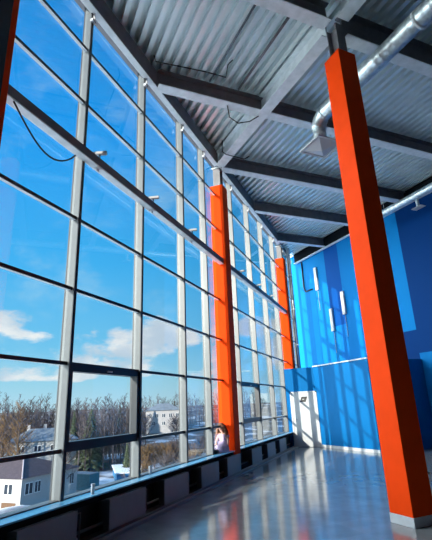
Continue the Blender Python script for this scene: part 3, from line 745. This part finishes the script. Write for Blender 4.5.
# paling fence below
t = thing('fence', 'reddish paling fence beyond the spruce', 'fence', (-66.0, 103.0, -12.0), math.radians(35))
mb = MB()
for k in range(60): mb.box(-12 + k * 0.4, -11.72 + k * 0.4, -0.02, 0.02, 0, 1.5)
mb.build('palings', mat('red_paling', (0.30, 0.13, 0.11), 0.85, noise=0.2, nscale=0.6), t); MB().box(-12, 12, 0.02, 0.08, 0.4, 0.5).box(-12, 12, 0.02, 0.08, 1.1, 1.2).build('fence_rails', WOOD, t)

# --- trees
BARK = mat('bare_bark', (0.060, 0.046, 0.046), 0.9, noise=0.35, nscale=0.6)
BARK2 = mat('pale_bark', (0.115, 0.095, 0.098), 0.9, noise=0.35, nscale=0.6)
BARK3 = mat('ochre_bark', (0.17, 0.10, 0.045), 0.9, noise=0.4, nscale=0.5)
SPR = mat('spruce_needles', (0.060, 0.082, 0.042), 0.9, noise=0.5, nscale=2)
def bare_tree(seed, H, spread, dens=1.0, tw=0.035):
    rr = random.Random(seed); tr = MB(); cr_ = MB()
    top = Vector((rr.uniform(-.4, .4), rr.uniform(-.4, .4), H))
    mid = Vector((rr.uniform(-.2, .2), rr.uniform(-.2, .2), H * 0.5))
    tr.tube([(0, 0, -0.6), mid, top], [0.02 * H * 0.75, 0.011 * H, 0.015], 5)
    n = int(26 * dens)
    for k in range(n):
        f = rr.uniform(0.22, 0.97); base = (mid * (f / .5) if f < .5 else mid.lerp(top, (f - .5) / .5))
        a = rr.uniform(0, 6.283); L = spread * (1.15 - f) * rr.uniform(0.5, 1.0) + 0.5
        d = Vector((math.cos(a), math.sin(a), rr.uniform(0.7, 1.6))).normalized(); tip = base + d * L * 1.5
        cr_.tube([base, base + d * L * 0.8 + Vector((0, 0, -0.05 * L)), tip], [tw * 1.5, tw, tw * 0.4], 3, caps=False)
        for q in range(4):
            b2 = base.lerp(tip, rr.uniform(0.3, 0.95)); a2 = rr.uniform(0, 6.283)
            d2 = Vector((math.cos(a2), math.sin(a2), rr.uniform(0.3, 1.4))).normalized()
            cr_.tube([b2, b2 + d2 * L * rr.uniform(0.3, 0.6)], [tw * 0.8, tw * 0.35], 3, caps=False)
    return tr, cr_
def make_tree(name, lab, loc, seed, H, spread, m1, m2, dens=1.0, group=None, tw=0.035):
    t = thing(name, lab, 'tree', loc, 0, group)
    a, b = bare_tree(seed, H, spread, dens, tw); a.build('trunk', m1, t); b.build('branches', m2, t); return t
def conifer(name, lab, loc, H, R, seed, group=None):
    t = thing(name, lab, 'tree', loc, 0, group); rr = random.Random(seed)
    MB().tube([(0, 0, -0.5), (0, 0, H * 0.97)], [0.02 * H, 0.01], 6).build('trunk', BARK, t)
    mb = MB(); nl = int(H * 2.4)
    for i in range(nl):
        f = i / nl; z = H * (0.08 + 0.9 * f); r = R * (1 - f) ** 0.85 + 0.08
        nb_ = max(5, int(13 * (1 - f) + 4))
        for k in range(nb_):
            a = 6.283 * k / nb_ + rr.uniform(-.3, .3); L = r * rr.uniform(0.65, 1.15); w = 0.16 + 0.16 * L
            c, s_ = math.cos(a), math.sin(a)
            p0 = Vector((0, 0, z + 0.15)); p1 = Vector((c * L * .55, s_ * L * .55, z - 0.02 * L)); p2 = Vector((c * L, s_ * L, z - 0.22 * L))
            sd = Vector((-s_, c, 0)) * w
            A = [mb.bm.verts.new(p) for p in (p0, p1 + sd, p2, p1 - sd)]; B = mb.bm.verts.new(p1 + Vector((0, 0, 0.16))); C_ = mb.bm.verts.new(p1 - Vector((0, 0, 0.22)))
            for q in range(4):
                mb.bm.faces.new((A[q], A[(q + 1) % 4], B)); mb.bm.faces.new((A[(q + 1) % 4], A[q], C_))
    mb.build('needles', SPR, t); return t
def az(D, deg): x, y = D * math.sin(math.radians(deg)), D * math.cos(math.radians(deg)); return (x, y, gz(x, y))
protos = []
for k in range(6):
    t = make_tree('bare_tree', 'slender bare tree of the dense leafless wood on the skyline', (0, 0, 0), 10 + k, 14 + 1.2 * (k % 3), 3.0 + 0.4 * (k % 2), BARK2 if k % 3 else BARK, BARK if k % 2 else BARK2, 1.1, 'bare trees of the wood', 0.05)
    protos.append(t)
used = set(); n_t = 0
for row, (D0, D1_, cnt) in enumerate(((108, 122, 70), (122, 140, 100), (142, 170, 128))):
    for k in range(cnt):
        deg = -50 + 34 * (k + rnd.uniform(-.45, .45)) / cnt
        if row < 2 and deg > -31.5: continue
        D = rnd.uniform(D0, D1_)
        if -46.5 < deg < -39.3 and D < 130: D = rnd.uniform(130, 150)
        if deg > -31.5: D += 60
        x, y, z = az(D, deg)
        ki = rnd.randrange(6)
        o = protos[ki] if ki not in used else copy_tree(protos[ki]); used.add(ki)
        s_ = rnd.uniform(0.72, 0.98) * (1.1 if deg < -43 else 1.0)
        o.location = (x, y, z); o.scale = (s_, s_, s_); o.rotation_euler = (0, 0, rnd.uniform(0, 6.28)); n_t += 1
# nearer trees with a look of their own
make_tree('birch', 'tall ochre birch with a dense twiggy crown at the far left', az(97, -45.6), 51, 15.5, 4.2, BARK2, BARK3, 3.0, tw=0.045)
make_tree('birch', 'second ochre tree just left of the tall birch, shorter', az(99, -47.3), 52, 13.5, 3.4, BARK2, BARK3, 2.4, tw=0.045)
make_tree('shrub', 'ochre leafless bush left of the tall spruce', az(112, -40.4), 53, 8.0, 3.0, BARK3, BARK3, 3.0, tw=0.05)
make_tree('shrub', 'ochre leafless bush right of the tall spruce', az(118, -36.0), 54, 8.0, 3.0, BARK3, BARK3, 3.0, tw=0.05)
make_tree('bush', 'bare bush at the foot of the third window bay', az(70, -31.6), 55, 5.5, 3.2, BARK3, BARK3, 3.5, tw=0.035)
make_tree('bush', 'bare bush right of the mansion axis in the third window bay', az(78, -28.6), 56, 6.0, 3.2, BARK, BARK2, 3.5, tw=0.035)
make_tree('bush', 'bare bush low in the fourth window bay', az(72, -26.0), 57, 5.5, 3.0, BARK3, BARK2, 3.5, tw=0.035)
for k_, (D_, g_, lab_) in enumerate(((98, -30.9, 'low bare bush on the slope left below the mansion'), (104, -29.9, 'low bare bush on the slope straight below the mansion corner'), (100, -28.4, 'low bare bush on the slope below the mansion middle'), (110, -27.3, 'low bare bush on the slope right below the mansion'), (96, -25.2, 'low bare bush in the fourth bay nearer the building'), (112, -24.2, 'low bare bush in the fourth bay farther from the building'))):
    make_tree('bush', lab_, az(D_, g_), 70 + k_, 5.5, 3.4, BARK3 if k_ % 2 else BARK, BARK2 if k_ % 2 else BARK3, 3.5, tw=0.05)
make_tree('garden_tree', 'leafless tree behind the near white house beside the mullion', az(80, -40.6), 58, 9.0, 3.2, BARK, BARK2, 2.2, tw=0.04)
make_tree('garden_tree', 'leafless tree in front of the mansion on its left', az(150, -31.0), 59, 9.5, 4.0, BARK, BARK2, 2.6, tw=0.06)
make_tree('garden_tree', 'leafless tree in front of the mansion on its right', az(150, -27.2), 60, 8.5, 4.0, BARK, BARK2, 2.6, tw=0.06)
conifer('spruce', 'tall dark spruce standing alone in the second window bay', az(114, -37.6), 14.2, 4.6, 5)
conifer('spruce', 'smaller dark spruce at the wood edge left of the tall spruce', az(124, -39.6), 13.5, 2.0, 6)
conifer('spruce', 'distant dark spruce at the wood edge right of the tall spruce', az(140, -34.2), 14.0, 2.0, 7)
conifer('thuja', 'narrow olive evergreen at the right edge of the second window bay', az(100, -33.2), 7.5, 1.3, 8)
conifer('spruce', 'dark spruce beside the mansion on its left', az(180, -31.6), 11.5, 2.6, 9)
for k, (dg, lab) in enumerate(((-28.9, 'dark conifer crown rising behind the mansion roof, left one'), (-27.4, 'dark conifer crown rising behind the mansion roof, right one'))):
    conifer('pine', lab, az(215, dg), 11.5, 3.0, 20 + k)
